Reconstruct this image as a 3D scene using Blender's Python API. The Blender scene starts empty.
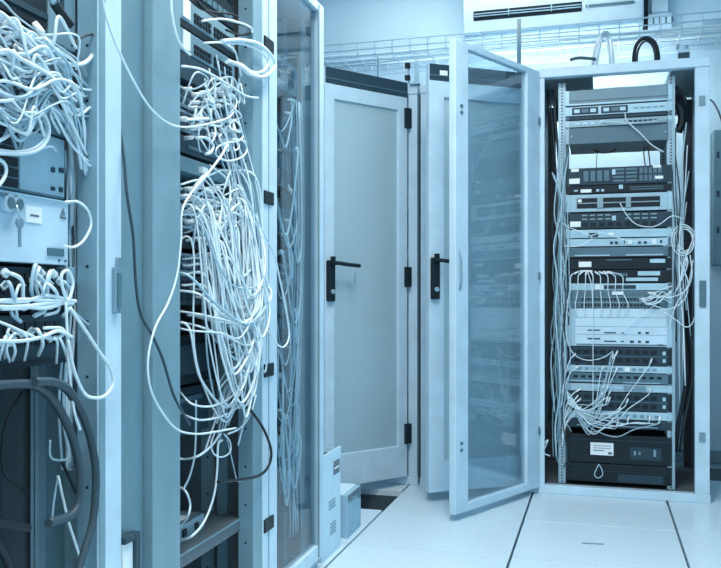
import bpy, bmesh, math, random
from mathutils import Vector, Matrix

rnd = random.Random(7)
scn = bpy.context.scene
COL = scn.collection

# ------------------------------------------------------------------ camera geometry
F, PU, PV, CH = 950.0, 281.0, 297.0, 0.94
TH = math.radians(18.51)
CT, ST = math.cos(TH), math.sin(TH)

def ray(u, v):
    a = (u - PU) / F; b = (PV - v) / F
    return Vector((CT * a - ST, ST * a + CT, b))

def onX(u, v, x):
    d = ray(u, v); t = x / d.x
    return Vector((x, d.y * t, CH + d.z * t))

def onY(u, v, y):
    d = ray(u, v); t = y / d.y
    return Vector((d.x * t, y, CH + d.z * t))

# ------------------------------------------------------------------ materials
def mat(name, col, rough=0.45, metal=0.0, noise=0.08, scale=9.0, bump=0.0):
    m = bpy.data.materials.new(name); m.use_nodes = True
    nt = m.node_tree; b = nt.nodes['Principled BSDF']
    tc = nt.nodes.new('ShaderNodeTexCoord')
    n = nt.nodes.new('ShaderNodeTexNoise'); n.inputs['Scale'].default_value = scale
    n.inputs['Detail'].default_value = 4
    nt.links.new(tc.outputs['Object'], n.inputs['Vector'])
    r = nt.nodes.new('ShaderNodeValToRGB')
    r.color_ramp.elements[0].position = 0.3; r.color_ramp.elements[1].position = 0.7
    r.color_ramp.elements[0].color = (*[c * (1 - noise) for c in col], 1)
    r.color_ramp.elements[1].color = (*[min(1, c * (1 + noise)) for c in col], 1)
    nt.links.new(n.outputs['Fac'], r.inputs['Fac'])
    nt.links.new(r.outputs['Color'], b.inputs['Base Color'])
    b.inputs['Roughness'].default_value = rough
    b.inputs['Metallic'].default_value = metal
    if max(col) < .12: b.inputs['Specular IOR Level'].default_value = .22
    if bump:
        bp = nt.nodes.new('ShaderNodeBump'); bp.inputs['Strength'].default_value = bump
        bp.inputs['Distance'].default_value = 0.002
        nt.links.new(n.outputs['Fac'], bp.inputs['Height']); nt.links.new(bp.outputs['Normal'], b.inputs['Normal'])
    return m

def glass(name, tint, milk=0.0, milkcol=(.4, .7, .9), refl=1.0):
    m = bpy.data.materials.new(name); m.use_nodes = True
    nt = m.node_tree; nt.nodes.clear()
    out = nt.nodes.new('ShaderNodeOutputMaterial')
    tr = nt.nodes.new('ShaderNodeBsdfTransparent')
    tc = nt.nodes.new('ShaderNodeTexCoord')
    n = nt.nodes.new('ShaderNodeTexNoise'); n.inputs['Scale'].default_value = 3
    nt.links.new(tc.outputs['Object'], n.inputs['Vector'])
    r = nt.nodes.new('ShaderNodeValToRGB')
    r.color_ramp.elements[0].color = (*[c * .97 for c in tint], 1)
    r.color_ramp.elements[1].color = (*[min(1, c * 1.03) for c in tint], 1)
    nt.links.new(n.outputs['Fac'], r.inputs['Fac']); nt.links.new(r.outputs['Color'], tr.inputs['Color'])
    gl = nt.nodes.new('ShaderNodeBsdfGlossy'); gl.inputs['Roughness'].default_value = 0.02
    gl.inputs['Color'].default_value = (refl, refl, refl, 1)
    fr = nt.nodes.new('ShaderNodeFresnel'); fr.inputs['IOR'].default_value = 1.5
    ge = nt.nodes.new('ShaderNodeNewGeometry'); ma = nt.nodes.new('ShaderNodeMath'); ma.operation = 'MULTIPLY_ADD'
    ma.inputs[1].default_value = 1 / 1.5 - 1.5; ma.inputs[2].default_value = 1.5      # same air-to-glass reflectance on both faces of the pane
    nt.links.new(ge.outputs['Backfacing'], ma.inputs[0]); nt.links.new(ma.outputs[0], fr.inputs['IOR'])
    last = tr
    if milk:
        df = nt.nodes.new('ShaderNodeBsdfTranslucent'); df.inputs['Color'].default_value = (*milkcol, 1)
        dd = nt.nodes.new('ShaderNodeBsdfDiffuse'); dd.inputs['Color'].default_value = (*milkcol, 1)
        mm = nt.nodes.new('ShaderNodeMixShader'); mm.inputs[0].default_value = 0.5
        nt.links.new(df.outputs[0], mm.inputs[1]); nt.links.new(dd.outputs[0], mm.inputs[2])
        mx = nt.nodes.new('ShaderNodeMixShader'); mx.inputs[0].default_value = milk
        nt.links.new(tr.outputs[0], mx.inputs[1]); nt.links.new(mm.outputs[0], mx.inputs[2])
        last = mx
    ms = nt.nodes.new('ShaderNodeMixShader')
    nt.links.new(fr.outputs[0], ms.inputs[0]); nt.links.new(last.outputs[0], ms.inputs[1]); nt.links.new(gl.outputs[0], ms.inputs[2])
    nt.links.new(ms.outputs[0], out.inputs['Surface'])
    return m

def emit(name, col, s):
    m = bpy.data.materials.new(name); m.use_nodes = True
    nt = m.node_tree; nt.nodes.clear()
    out = nt.nodes.new('ShaderNodeOutputMaterial'); e = nt.nodes.new('ShaderNodeEmission')
    e.inputs['Color'].default_value = (*col, 1); e.inputs['Strength'].default_value = s
    nt.links.new(e.outputs[0], out.inputs['Surface'])
    return m

def railmat(name, col, pitch, duty, halfw):
    """light metal with a row of square holes running up the middle"""
    m = mat(name, col, 0.4, 0.3)
    nt = m.node_tree; b = nt.nodes['Principled BSDF']
    tc = nt.nodes.new('ShaderNodeTexCoord'); sp = nt.nodes.new('ShaderNodeSeparateXYZ')
    nt.links.new(tc.outputs['Object'], sp.inputs[0])
    def M(op, a, bb):
        x = nt.nodes.new('ShaderNodeMath'); x.operation = op
        for i, s in enumerate((a, bb)):
            if s is None: continue
            if isinstance(s, float): x.inputs[i].default_value = s
            else: nt.links.new(s, x.inputs[i])
        return x.outputs[0]
    fz = M('FRACT', M('DIVIDE', sp.outputs['Z'], pitch), None)
    a = M('LESS_THAN', fz, duty)
    ax = M('LESS_THAN', M('ABSOLUTE', sp.outputs['X'], None), halfw)
    f = M('MULTIPLY', a, ax)
    mix = nt.nodes.new('ShaderNodeMixRGB'); nt.links.new(f, mix.inputs[0])
    old = b.inputs['Base Color'].links[0].from_socket
    nt.links.new(old, mix.inputs[1]); mix.inputs[2].default_value = (.02, .04, .06, 1)
    nt.links.new(mix.outputs[0], b.inputs['Base Color'])
    return m

M = {
 'white':   mat('white_enamel', (.49, .71, .855), .35),
 'paint':   mat('pale_grey_enamel', (.32, .52, .64), .4),
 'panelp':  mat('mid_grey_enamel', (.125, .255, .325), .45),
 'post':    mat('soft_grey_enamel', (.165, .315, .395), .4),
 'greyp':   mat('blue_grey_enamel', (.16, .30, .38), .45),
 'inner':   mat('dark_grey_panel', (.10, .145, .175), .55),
 'deep':    mat('deep_grey_steel', (.04, .07, .092), .6),  # dark metal of the left-row back panels
 'black':   mat('black_plastic', (.010, .022, .032), .45),
 'dark':    mat('charcoal_steel', (.024, .058, .085), .45),
 'mid':     mat('slate_steel', (.07, .165, .225), .45),
 'light':   mat('light_steel', (.36, .60, .74), .35, .2),
 'alum':    mat('brushed_aluminium', (.5, .66, .76), .3, .7),
 'silver':  mat('silver_grille', (.22, .36, .45), .35, .5),
 'label':   mat('white_paper_label', (.76, .89, .95), .6, noise=.02),
 'ink':     mat('grey_print', (.08, .13, .17), .7, noise=.02),
 'cable':   mat('white_cable_jacket', (.64, .83, .93), .4, noise=.05),
 'cableb':  mat('pale_blue_cable_jacket', (.36, .57, .70), .4, noise=.05),
 'cabled':  mat('black_cable_jacket', (.012, .024, .034), .5),
 'cableg':  mat('dark_grey_cable_jacket', (.04, .078, .105), .35),
 'plug':    mat('clear_plug', (.75, .9, .97), .25, noise=.03),
 'wall':    mat('wall_paint', (.46, .69, .83), .8, noise=.03, scale=3),
 'ceil':    mat('ceiling_paint', (.55, .78, .90), .85, noise=.03, scale=3),
 'floor':   mat('floor_tile_laminate', (.55, .75, .87), .32, noise=.05, scale=60, bump=.03),
 'sub':     mat('floor_void_grey', (.05, .09, .12), .9),
 'carton':  mat('white_carton', (.52, .76, .90), .75, noise=.04, scale=14),
 'carton2': mat('grey_carton', (.28, .50, .64), .8, noise=.08, scale=14),
 'tape':    mat('torn_brown_tape', (.12, .19, .24), .7, noise=.4, scale=40),
 'rail':    railmat('punched_rail_steel', (.30, .48, .59), .0148, .45, .004),
 'rail2':   railmat('punched_post_steel', (.24, .44, .56), .105, .055, .003),
 'glassA':  glass('pale_reflection_glass', (.90, .96, .98), .66, (.70, .91, .99)),  # diffuse milk paints the pane's bright room reflections into its colour
 'glassC':  glass('smoked_glass', (.84, .90, .93), .06, (.46, .60, .66)),
 'glassL':  glass('tinted_glass', (.82, .91, .95), .01, (.36, .54, .64), .7),
 'tube':    emit('lamp_diffuser', (1, .88, .79), 6.0),
 'tube2':   emit('batten_tube', (1, .92, .84), 46.0),
}

# ------------------------------------------------------------------ mesh helpers
class MB:
    def __init__(s): s.bm = bmesh.new()
    def box(s, x0, x1, y0, y1, z0, z1):
        v = [s.bm.verts.new((x, y, z)) for z in (z0, z1) for y in (y0, y1) for x in (x0, x1)]
        for f in ((0,2,3,1),(4,5,7,6),(0,1,5,4),(2,6,7,3),(0,4,6,2),(1,3,7,5)):
            s.bm.faces.new([v[i] for i in f])
        return s
    def prism(s, poly, x0, x1):
        """poly of (y,z) extruded along x"""
        a = [s.bm.verts.new((x0, y, z)) for y, z in poly]; b = [s.bm.verts.new((x1, y, z)) for y, z in poly]
        n = len(poly)
        for i in range(n): s.bm.faces.new([a[i], a[(i+1) % n], b[(i+1) % n], b[i]])
        s.bm.faces.new(list(reversed(a))); s.bm.faces.new(b)
        return s
    def cyl(s, p, q, r, n=12, r2=None):
        s.tube([Vector(p), Vector(q)], r, n, r2); return s
    def tube(s, pts, r, n=6, r2=None):
        pts = [Vector(p) for p in pts]
        t = (pts[1] - pts[0]).normalized()
        up = Vector((0, 0, 1)) if abs(t.z) < .9 else Vector((1, 0, 0))
        nrm = t.cross(up).normalized(); rings = []
        for i, p in enumerate(pts):
            if 0 < i < len(pts) - 1: t = (pts[i+1] - pts[i-1])
            elif i: t = pts[i] - pts[i-1]
            if t.length < 1e-9: t = Vector((0, 0, 1))
            t = t.normalized()
            nrm = (nrm - t * nrm.dot(t))
            nrm = nrm.normalized() if nrm.length > 1e-6 else t.orthogonal().normalized()
            bn = t.cross(nrm)
            rr = r if r2 is None else r + (r2 - r) * i / (len(pts) - 1)
            rings.append([s.bm.verts.new(p + (nrm * math.cos(k * 2 * math.pi / n) + bn * math.sin(k * 2 * math.pi / n)) * rr) for k in range(n)])
        for a, b in zip(rings, rings[1:]):
            for k in range(n):
                f = s.bm.faces.new([a[k], a[(k+1) % n], b[(k+1) % n], b[k]]); f.smooth = True
        s.bm.faces.new(list(reversed(rings[0]))); s.bm.faces.new(rings[-1])
        return s
    def build(s, name, m, parent=None, bev=0.0, loc=None, rz=0.0):
        bmesh.ops.recalc_face_normals(s.bm, faces=s.bm.faces)
        me = bpy.data.meshes.new(name); s.bm.to_mesh(me); s.bm.free()
        me.materials.append(m)
        o = bpy.data.objects.new(name, me); COL.objects.link(o)
        if parent is not None: o.parent = parent
        if loc is not None: o.location = loc
        o.rotation_euler.z = rz
        if bev:
            md = o.modifiers.new('bevel', 'BEVEL'); md.width = bev; md.segments = 2; md.limit_method = 'ANGLE'
        return o

def empty(name, loc, rz=0.0):
    o = bpy.data.objects.new(name, None); COL.objects.link(o)
    o.location = loc; o.rotation_euler.z = rz; o.empty_display_size = .05
    return o

def tag(o, label, cat, group=None, kind=None):
    o['label'] = label; o['category'] = cat
    if group: o['group'] = group
    if kind: o['kind'] = kind
    return o

def struct(o): o['kind'] = 'structure'; return o

def spline(pts, k=7):
    pts = [Vector(p) for p in pts]
    if len(pts) == 2: return pts
    P = [pts[0] * 2 - pts[1]] + pts + [pts[-1] * 2 - pts[-2]]
    out = []
    for i in range(1, len(P) - 2):
        p0, p1, p2, p3 = P[i-1], P[i], P[i+1], P[i+2]
        for j in range(k):
            t = j / k
            out.append(.5 * ((2*p1) + (p2-p0)*t + (2*p0-5*p1+4*p2-p3)*t*t + (3*p1-p0-3*p2+p3)*t**3))
    out.append(pts[-1]); return out

KIND = ['network_cable']
def cable(label, pts, r=.0028, m='cable', group=None, plug=0, name=None, cat='cable', k=7, n=6):
    name = name or KIND[0]
    base = Vector(pts[0])
    ps = [p - base for p in spline(pts, k)]
    o = MB().tube(ps, r, n).build(name, M[m], None, loc=base)
    tag(o, label, cat, group)
    for e in range(plug):
        a, b = (ps[0], ps[1]) if e == 0 else (ps[-1], ps[-2])
        d = (b - a).normalized()
        MB().tube([a - d * .004, a + d * .022], r * 2.3, 4).build('plug', M['plug'], o)
    return o

# ------------------------------------------------------------------ the setting
HX0, HX1, HY0, HY1 = -1.503, -.903, 4.12, 4.56     # the missing floor tile
mb = MB()
xs = [-2.103 + .6 * i for i in range(8)]; ys = [-1.88 + .6 * i for i in range(13)]
gx, gy = .0045, .0034
for i in range(len(xs) - 1):
    for j in range(len(ys) - 1):
        x0, x1, y0, y1 = xs[i] + gx, xs[i+1] - gx, ys[j] + gy, ys[j+1] - gy
        if abs(xs[i] - HX0) < .01 and abs(ys[j] - HY0) < .01:
            y0 = HY1
        if y0 >= 5.9 or x0 > 1.29: continue
        mb.box(max(x0, -2.0), min(x1, 1.3), y0, min(y1, 5.88), -.03, 0)
floor = struct(mb.build('floor', M['floor'], bev=.0015))
mb = MB()
mb.box(-2.1, HX0, -1.9, 5.9, -.05, -.0305); mb.box(HX1, 1.4, -1.9, 5.9, -.05, -.0305)
mb.box(HX0, HX1, -1.9, HY0, -.05, -.0305); mb.box(HX0, HX1, HY1, 5.9, -.05, -.0305)
mb.box(HX0 - .05, HX0, HY0, HY1, -.4, -.05); mb.box(HX1, HX1 + .05, HY0, HY1, -.4, -.05)
mb.box(HX0 - .05, HX1 + .05, HY0 - .05, HY0, -.4, -.05); mb.box(HX0 - .05, HX1 + .05, HY1, HY1 + .05, -.4, -.05)
mb.box(HX0 - .05, HX1 + .05, HY0 - .05, HY1 + .05, -.42, -.4)
struct(mb.build('floor_void', M['sub']))
struct(MB().box(-2.1, 1.4, 5.88, 6.0, -.05, 3.0).build('wall_back', M['wall']))
struct(MB().box(-2.1, -2.0, -1.9, 5.88, -.05, 3.0).build('wall_left', M['wall']))
struct(MB().box(1.3, 1.4, -1.9, 5.88, -.05, 3.0).build('wall_right', M['wall']))
struct(MB().box(-2.1, 1.4, -1.9, 6.0, 3.0, 3.08).build('ceiling', M['ceil']))
struct(MB().box(-2.0, 1.3, 5.862, 5.88, 0, .075).build('baseboard_back', M['greyp'], bev=.004))
struct(MB().box(1.285, 1.3, -1.9, 5.86, 0, .075).build('baseboard_right', M['greyp'], bev=.004))

# ------------------------------------------------------------------ cabinets
def cabinet(label, x, y, rz, w, d, h, postl, postr, paint, inner='inner', bar=.045, plinth=.04, back=False, sides=(True, True), roof_hole=None, railx=None, rear=True, sidepaint=None, railmatname='rail', raily=.08):
    """local frame: front at y=0 facing -y, width along +x from 0"""
    c = empty('server_cabinet', (x, y, 0), rz)
    tag(c, label, 'cabinet', 'server cabinets around the aisle')
    pd = .045
    for (a, b) in ((0, postl), (w - postr, w)):
        MB().box(a, b, 0, pd, plinth, h - bar).build('front_post', M[paint], c, bev=.002)
    if rear:
        for (a, b) in ((0, .05), (w - .05, w)):
            MB().box(a, b, d - .05, d, plinth, h - bar).build('rear_post', M[inner], c)
        MB().box(.05, w - .05, d - .04, d, h - .12, h - .03).build('rear_crossbar', M[inner], c)
    MB().box(-.003, w + .003, -.006, pd, h - bar, h).build('top_rail', M[paint], c, bev=.004)
    MB().box(-.003, w + .003, -.006, pd, 0, plinth).build('plinth', M[paint], c, bev=.003)
    mb = MB()
    if roof_hole:
        a0, a1, b0, b1 = roof_hole
        mb.box(0, w, pd, b0, h - .03, h); mb.box(0, w, b1, d, h - .03, h)
        mb.box(0, a0, b0, b1, h - .03, h); mb.box(a1, w, b0, b1, h - .03, h)
    else: mb.box(0, w, pd, d, h - .03, h)
    mb.build('roof', M[sidepaint or paint], c)
    MB().box(0, w, pd, d, .005, .035).build('base_plate', M[inner], c)
    for k, (a, b) in enumerate(((0, .012), (w - .012, w))):
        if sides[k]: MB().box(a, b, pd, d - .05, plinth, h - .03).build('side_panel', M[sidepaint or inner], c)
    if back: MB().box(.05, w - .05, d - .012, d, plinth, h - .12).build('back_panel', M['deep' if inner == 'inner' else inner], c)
    if railx:
        for xx in railx:
            for yy in (raily, d - .16):
                MB().box(-.0165, .0165, 0, .004, .04, h - .06).box(.0125 if xx > w / 2 else -.0165, .0165 if xx > w / 2 else -.0125, .004, .045, .04, h - .06).build('mounting_rail', M[railmatname], c, loc=(xx, yy, 0))
    return c

# right-hand open cabinet of the far row
RX0, RX1, RY = -.278, .478, 4.72
cabR = cabinet('tall open white server cabinet full of switches at the right of the aisle', RX0, RY, 0, RX1 - RX0, .80, 2.035, .03, .062, 'white',
               roof_hole=(.25, .60, .12, .62), sidepaint='greyp', railx=(.085 + .278 - .255, .085 + .278 + .235), raily=.075)
# strikers and the lock plate on its right post
for z in (1.835, .30):
    MB().box(0, .026, -.006, .001, z - .022, z + .022).build('striker_plate', M['greyp'], cabR, loc=(RX1 - RX0 - .045, 0, 0))
MB().box(-.014, .014, -.008, .001, -.06, .06).build('lock_plate', M['mid'], cabR, loc=(RX1 - RX0 - .03, 0, .955))
# the two cabinets whose doors stand half open
cabB = cabinet('white server cabinet behind the half open door beside the smoked glass door', -.845, 4.72, 0, .56, .80, 2.0, .03, .03, 'white', railx=(.06, .51), back=True, inner='paint')
cabA = cabinet('white server cabinet behind the widest pale glass door left of the grey post', -1.462, 4.72, 0, .60, .80, 2.0, .03, .045, 'white', railx=(.06, .50), back=True, inner='paint')
# grey upright between those two: gap strip and lifting brackets
br = empty('corner_bracket', (-.885, 4.70, 2.0))
tag(br, 'small lifting bracket with dark bolts on top of the grey post between half open doors', 'bracket')
MB().box(-.012, .04, -.01, .05, 0, .012).box(.012, .035, .0, .01, .012, .11).build('plate', M['light'], br, bev=.002)
for z in (.035, .095):
    MB().box(-.035, -.008, -.012, .012, z - .013, z + .013).build('bolt', M['black'], br, bev=.003)
MB().cyl((-.02, .02, .012), (-.02, .02, .115), .006).build('stud', M['light'], br)
# left row, rotated to face the aisle
LX = -.90
cab1 = cabinet('nearest open cabinet at the left edge with a bright front post', LX, .90, math.pi / 2, .79, .80, 1.94, .09, .093, 'white', railx=(.10,), rear=True, sides=(True, True), back=True, sidepaint='panelp', railmatname='rail', inner='greyp')
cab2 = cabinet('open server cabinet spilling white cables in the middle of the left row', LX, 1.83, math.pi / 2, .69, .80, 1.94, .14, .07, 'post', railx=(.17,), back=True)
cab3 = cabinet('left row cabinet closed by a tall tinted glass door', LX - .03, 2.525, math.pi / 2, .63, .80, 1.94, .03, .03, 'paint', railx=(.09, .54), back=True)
fil = empty('filler_panel', (LX - .02, 1.6925, 0), math.pi / 2)
tag(fil, 'plain grey filler panel beside the bright front post in the left row', 'panel')
MB().box(.001, .132, 0, .02, .01, 1.94).build('sheet', M['panelp'], fil, bev=.004)
MB().box(0, .134, .02, .78, .01, .05).build('foot', M['panelp'], fil)
# punched inner faces of the left-row posts
def post_strip(parent, x, z0, z1, w, face):
    o = MB().box(-w / 2, w / 2, -.0015, 0, 0, z1 - z0).build('punched_strip', M['rail2'], parent, loc=(x, .045 / 2, z0))
    o.rotation_euler.z = -math.pi / 2; return o
post_strip(cab1, .79 - .093 - .0005, .05, 1.88, .042, -1)
post_strip(cab2, .69 - .07 - .0005, .05, 1.88, .042, -1)
MB().box(.699, .722, -.0015, 0, .04, 1.893).build('post_lip', M['post'], cab1)
# keeper on the bright post
MB().box(-.010, .014, -.010, .001, -.045, .045).box(.004, .020, -.006, .001, .02, .065).build('lock_keeper', M['silver'], cab1, loc=(.79 - .03, 0, .953), bev=.002)
MB().box(-.006, .006, -.0135, -.010, -.034, .034).build('keeper_slot', M['mid'], cab1, loc=(.79 - .03, 0, .953))

# channels on the far inner side of the nearest cabinet
def side_channel(parent, w, yl, wid, m, nm='side_channel'):
    return MB().box(w - .04, w - .012, yl, yl + .010, .04, 1.9).box(w - .04, w - .03, yl + .010, yl + wid - .010, .04, 1.9).box(w - .04, w - .012, yl + wid - .010, yl + wid, .04, 1.9).build(nm, M[m], parent)
side_channel(cab1, .79, .165, .018, 'light')
side_channel(cab1, .79, .20, .05, 'inner')
side_channel(cab1, .79, .075, .03, 'greyp')
side_channel(cab2, .69, .09, .03, 'panelp')
for w, c in ((.79, cab1), (.69, cab2)):
    o = MB().box(-.02, .02, -.0015, 0, 0, 1.8).build('punched_strip', M['rail2'], c, loc=(w - .0125, .30 if w > .7 else .16, .06)); o.rotation_euler.z = -math.pi / 2
# light crossbar under the power box
MB().box(.67, .778, .05, .075, .965, .997).build('crossbar', M['paint'], cab1, bev=.002)

# ------------------------------------------------------------------ doors
def glass_door(label, hinge, rz, sgn, w, z0, z1, stile, top, bot, gl, fr, t=.03, strip=None, hz=(), hmat='black', hsz=(.02, .035, .05)):
    d = empty('glass_door', (hinge[0], hinge[1], 0), rz)
    tag(d, label, 'door', 'glass cabinet doors')
    def X(a, b): return (a, b) if sgn > 0 else (-b, -a)
    mb = MB()
    mb.box(*X(0, stile[0]), 0, t, z0, z1); mb.box(*X(w - stile[1], w), 0, t, z0, z1)
    zt = z1 - (strip or 0)
    mb.box(*X(stile[0], w - stile[1]), 0, t, zt - top, zt if strip else z1); mb.box(*X(stile[0], w - stile[1]), 0, t, z0, z0 + bot)
    mb.build('frame', M[fr], d, bev=.003)
    MB().box(*X(stile[0] - .008, w - stile[1] + .008), t * .4, t * .4 + .005, z0 + bot - .008, zt - top + .008).build('glass_pane', M[gl], d)
    if strip:
        MB().box(*X(.002, w - .002), -.004, t + .002, z1 - strip, z1 + .002).build('header_strip', M['dark'], d, bev=.002)
        MB().box(*X(.002, w - .002), -.006, -.003, z1 - strip * .72, z1 - strip * .66).build('header_groove', M['mid'], d)
    for z in hz:
        a = X(-hsz[0] * .6, hsz[0] * .4 + .012)
        MB().box(a[0], a[1], -.014, .012, z - hsz[2] / 2, z + hsz[2] / 2).build('hinge', M[hmat], d, bev=.004)
    return d

def lever(parent, x, z, sgn, out=1):
    h = MB().box(-.021, .021, -.022, 0, -.13, .06).build('handle_plate', M['black'], parent, loc=(x, 0, z), bev=.005)
    MB().tube(spline([(0, -.018, .045), (0, -.05, .046), (sgn * .012, -.062, .045), (sgn * .06, -.064, .040), (sgn * .135, -.062, .036)]), .0095, 10).build('lever', M['black'], h)
    MB().box(-.012, .012, -.034, -.02, .035, .078).build('lever_hub', M['black'], h, bev=.004)
    MB().cyl((0, -.03, -.085), (0, -.02, -.085), .011).build('lock_cylinder', M['alum'], h)
    return h

# A: hinge on the right, swung out 57 degrees
dA = glass_door('half open pale glass door with a black lever handle left of the grey post', (-.905, 4.69), math.radians(57.3), -1, .548, .047, 2.005, (.062, .060), .07, .155, 'glassA', 'white', strip=.072, hz=(1.83, 1.04, .26), hsz=(.03, .05, .10))
hA = lever(dA, -.522, 1.05, 1)
MB().tube([(0, -.062, .03), (.0, -.064, .0)], .002, 5).box(-.004, .004, -.066, -.062, -.04, 0).build('key', M['alum'], hA, loc=(.105, 0, .0))
dB = glass_door('half open white glass door seen partly through the smoked glass door', (-.305, 4.69), math.radians(40), -1, .562, .045, 2.005, (.06, .08), .075, .14, 'glassA', 'white', strip=.072, hz=(1.83, 1.04, .26), hsz=(.03, .05, .10))
lever(dB, -.537, 1.06, 1)
MB().box(-.02, .02, -.0075, -.0055, -.011, .011).build('label_plate', M['label'], dB, loc=(-.49, 0, 1.968))
# C: hinge on the left of the right-hand cabinet, swung open 113 degrees
dC = glass_door('wide open smoked glass door hinged on the right hand cabinet', (RX0 - .022, RY - .004), math.radians(-112.5), 1, .775, .03, 2.02, (.125, .105), .026, .036, 'glassC', 'white', t=.032)
for z in (1.78, 1.04, .30):
    hg = MB().cyl((0, .024, z - .022), (0, .024, z + .022), .0075).build('hinge', M['mid'], dC)
    MB().box(-.004, .018, .03, .036, z - .018, z + .018).build('hinge_leaf', M['silver'], hg)
for z in (1.73, .31):
    for dz in (-.014, .014):
        MB().box(.72, .738, .03, .036, z + dz - .006, z + dz + .006).build('latch_screw', M['mid'], dC)
MB().tube([(.745, .034, .97), (.745, .042, 1.0), (.745, .042, 1.10), (.745, .034, 1.13)], .004, 6).build('latch_rod', M['silver'], dC)
# L: closed on the last cabinet of the left row
dL = glass_door('closed tall tinted glass door at the end of the left cabinet row', (LX, 2.528), math.pi / 2, 1, .627, .05, 1.938, (.125, .06), .03, .05, 'glassL', 'white', t=.03)
for v in (45, 198, 370, 524):
    z = onX(268, v, LX).z
    hb = MB().box(.005, .085, -.005, .004, z - .019, z + .019).build('hinge', M['black'], dL, bev=.003)
MB().box(.555, .566, -.003, .001, .06, 1.93).build('edge_seal', M['greyp'], dL)
MB().box(.046, .050, -.0015, .001, .06, 1.93).build('seam', M['greyp'], dL)

# ------------------------------------------------------------------ rack equipment
def equip(name, label, cat, fr, a0, a1, z0, z1, dep, m, parts=(), ears=None, group=None, setback=0.0):
    """fr 'R': faces -y on the plane y=4.795 ; fr 'L': faces +x on the plane x=-.95 ; a = x or y across the face"""
    w, h = a1 - a0, z1 - z0
    if fr == 'R': loc, rz = ((a0 + a1) / 2, 4.793 + setback, z0), 0
    elif fr == 'A': loc, rz = ((a0 + a1) / 2, 4.793, z0), 0
    else: loc, rz = (-.95 - setback, (a0 + a1) / 2, z0), math.pi / 2
    o = MB().box(-w / 2, w / 2, 0, dep, 0, h).build(name, M[m], None, bev=.0015, loc=loc, rz=rz)
    tag(o, label, cat, group)
    if ears:
        for s in (-1, 1):
            MB().box(min(s * w / 2, s * (w / 2 + .016)), max(s * w / 2, s * (w / 2 + .016)), -.003, .0, .001, h - .001).build('mounting_ear', M[ears], o)
    for p in parts:
        nm, pm, prot, rects = p[:4]
        if p[4:] == ('each',):
            for (x0, x1, y0, y1) in rects:
                MB().box((x0 - .5) * w, (x1 - .5) * w, -prot, .0005, y0 * h, y1 * h).build(nm, M[pm], o)
        else:
            mb = MB()
            for (x0, x1, y0, y1) in rects:
                mb.box((x0 - .5) * w, (x1 - .5) * w, -prot, .0005, y0 * h, y1 * h)
            mb.build(nm, M[pm], o)
    return o

def grid(nx, nz, x0, x1, z0, z1, fx=.75, fz=.7):
    out = []
    for j in range(nz):
        for i in range(nx):
            sx, sz = (x1 - x0) / nx, (z1 - z0) / nz
            cx, cz = x0 + sx * (i + .5), z0 + sz * (j + .5)
            out.append((cx - sx * fx / 2, cx + sx * fx / 2, cz - sz * fz / 2, cz + sz * fz / 2))
    return out

RA, RB = .085 - .222, .085 + .222
def rz_(v): return onY(618, v, 4.80).z
def E(name, label, cat, v0, v1, m, parts=(), ears='dark', dep=.45, a0=RA, a1=RB, setback=0.0):
    return equip(name, label, cat, 'R', a0, a1, rz_(v1) + .0008, rz_(v0) - .0008, dep, m, parts, ears, None, setback)

E('rack_shelf', 'grey deep shelf at the very top of the right hand open cabinet', 'shelf', 88, 103.5, 'greyp',
  [('lip', 'light', .004, [(0, 1, .0, .10)]), ('groove', 'mid', .002, [(.0, 1, .26, .33)])], 'light', dep=.5)
E('network_switch', 'light topmost switch with two framed port blocks under the top shelf', 'switch', 104.5, 114, 'light',
  [('port_frame', 'dark', .003, [(.03, .30, .12, .88), (.33, .60, .12, .88)], 'each'),
   ('port_block', 'light', .005, grid(3, 1, .04, .29, .22, .78, .7), ), ('port_block', 'light', .005, grid(3, 1, .34, .59, .22, .78, .7)),
   ('connector', 'mid', .0065, [(.13, .20, .3, .7), (.43, .51, .3, .7)]), ('vent', 'greyp', .003, grid(5, 1, .65, .97, .4, .6))], 'light')
E('cable_manager', 'narrow dark cable manager bar below the topmost light switch', 'cable manager', 114.5, 118, 'dark', [], 'mid', dep=.1)
E('patch_bay', 'grey patch panel with few cables under the dark manager bar', 'patch panel', 118.5, 125.5, 'silver',
  [('port_block', 'light', .003, grid(4, 1, .05, .36, .3, .7)), ('port_block', 'dark', .003, grid(6, 1, .6, .9, .3, .7))], 'light', dep=.15)
E('blanking_unit', 'plain slate blanking box above the see-through gap of the open cabinet', 'panel', 126, 142.5, 'mid',
  [('screw', 'light', .003, [(.02, .03, .45, .55), (.97, .98, .45, .55)], 'each')], 'silver', dep=.35)
E('rack_server', 'dark two-unit server with three drive bay blocks below the bright gap', 'server', 166.8, 184.3, 'dark',
  [('drive_bay', 'mid', .004, grid(4, 1, .14, .42, .08, .95, .72), 'each'), ('drive_bay', 'mid', .004, grid(2, 4, .44, .70, .08, .95, .86, .6), 'each'),
   ('drive_bay', 'mid', .004, grid(5, 2, .71, .94, .08, .95, .7, .8), 'each'),
   ('paper_label', 'label', .005, [(.0, .11, .1, .4), (.02, .10, .8, .97), (.87, .95, .22, .38), (.85, .93, .86, 1.0)], 'each'), ('latch', 'light', .007, [(.44, .475, .55, .85)])], 'dark', dep=.6)
E('rack_server', 'thin black one-unit server with a white label under the drive bay server', 'server', 184.8, 192.8, 'black',
  [('paper_label', 'label', .004, [(.12, .23, .12, .55)]), ('latch', 'light', .006, [(.51, .55, .45, 1.0)]), ('grille', 'mid', .003, [(.62, .95, .3, .42), (.62, .95, .6, .7)]),
   ('button', 'light', .004, [(.05, .09, .3, .5), (.28, .31, .2, .5), (.33, .36, .2, .5)])], 'black', dep=.6)
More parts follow.
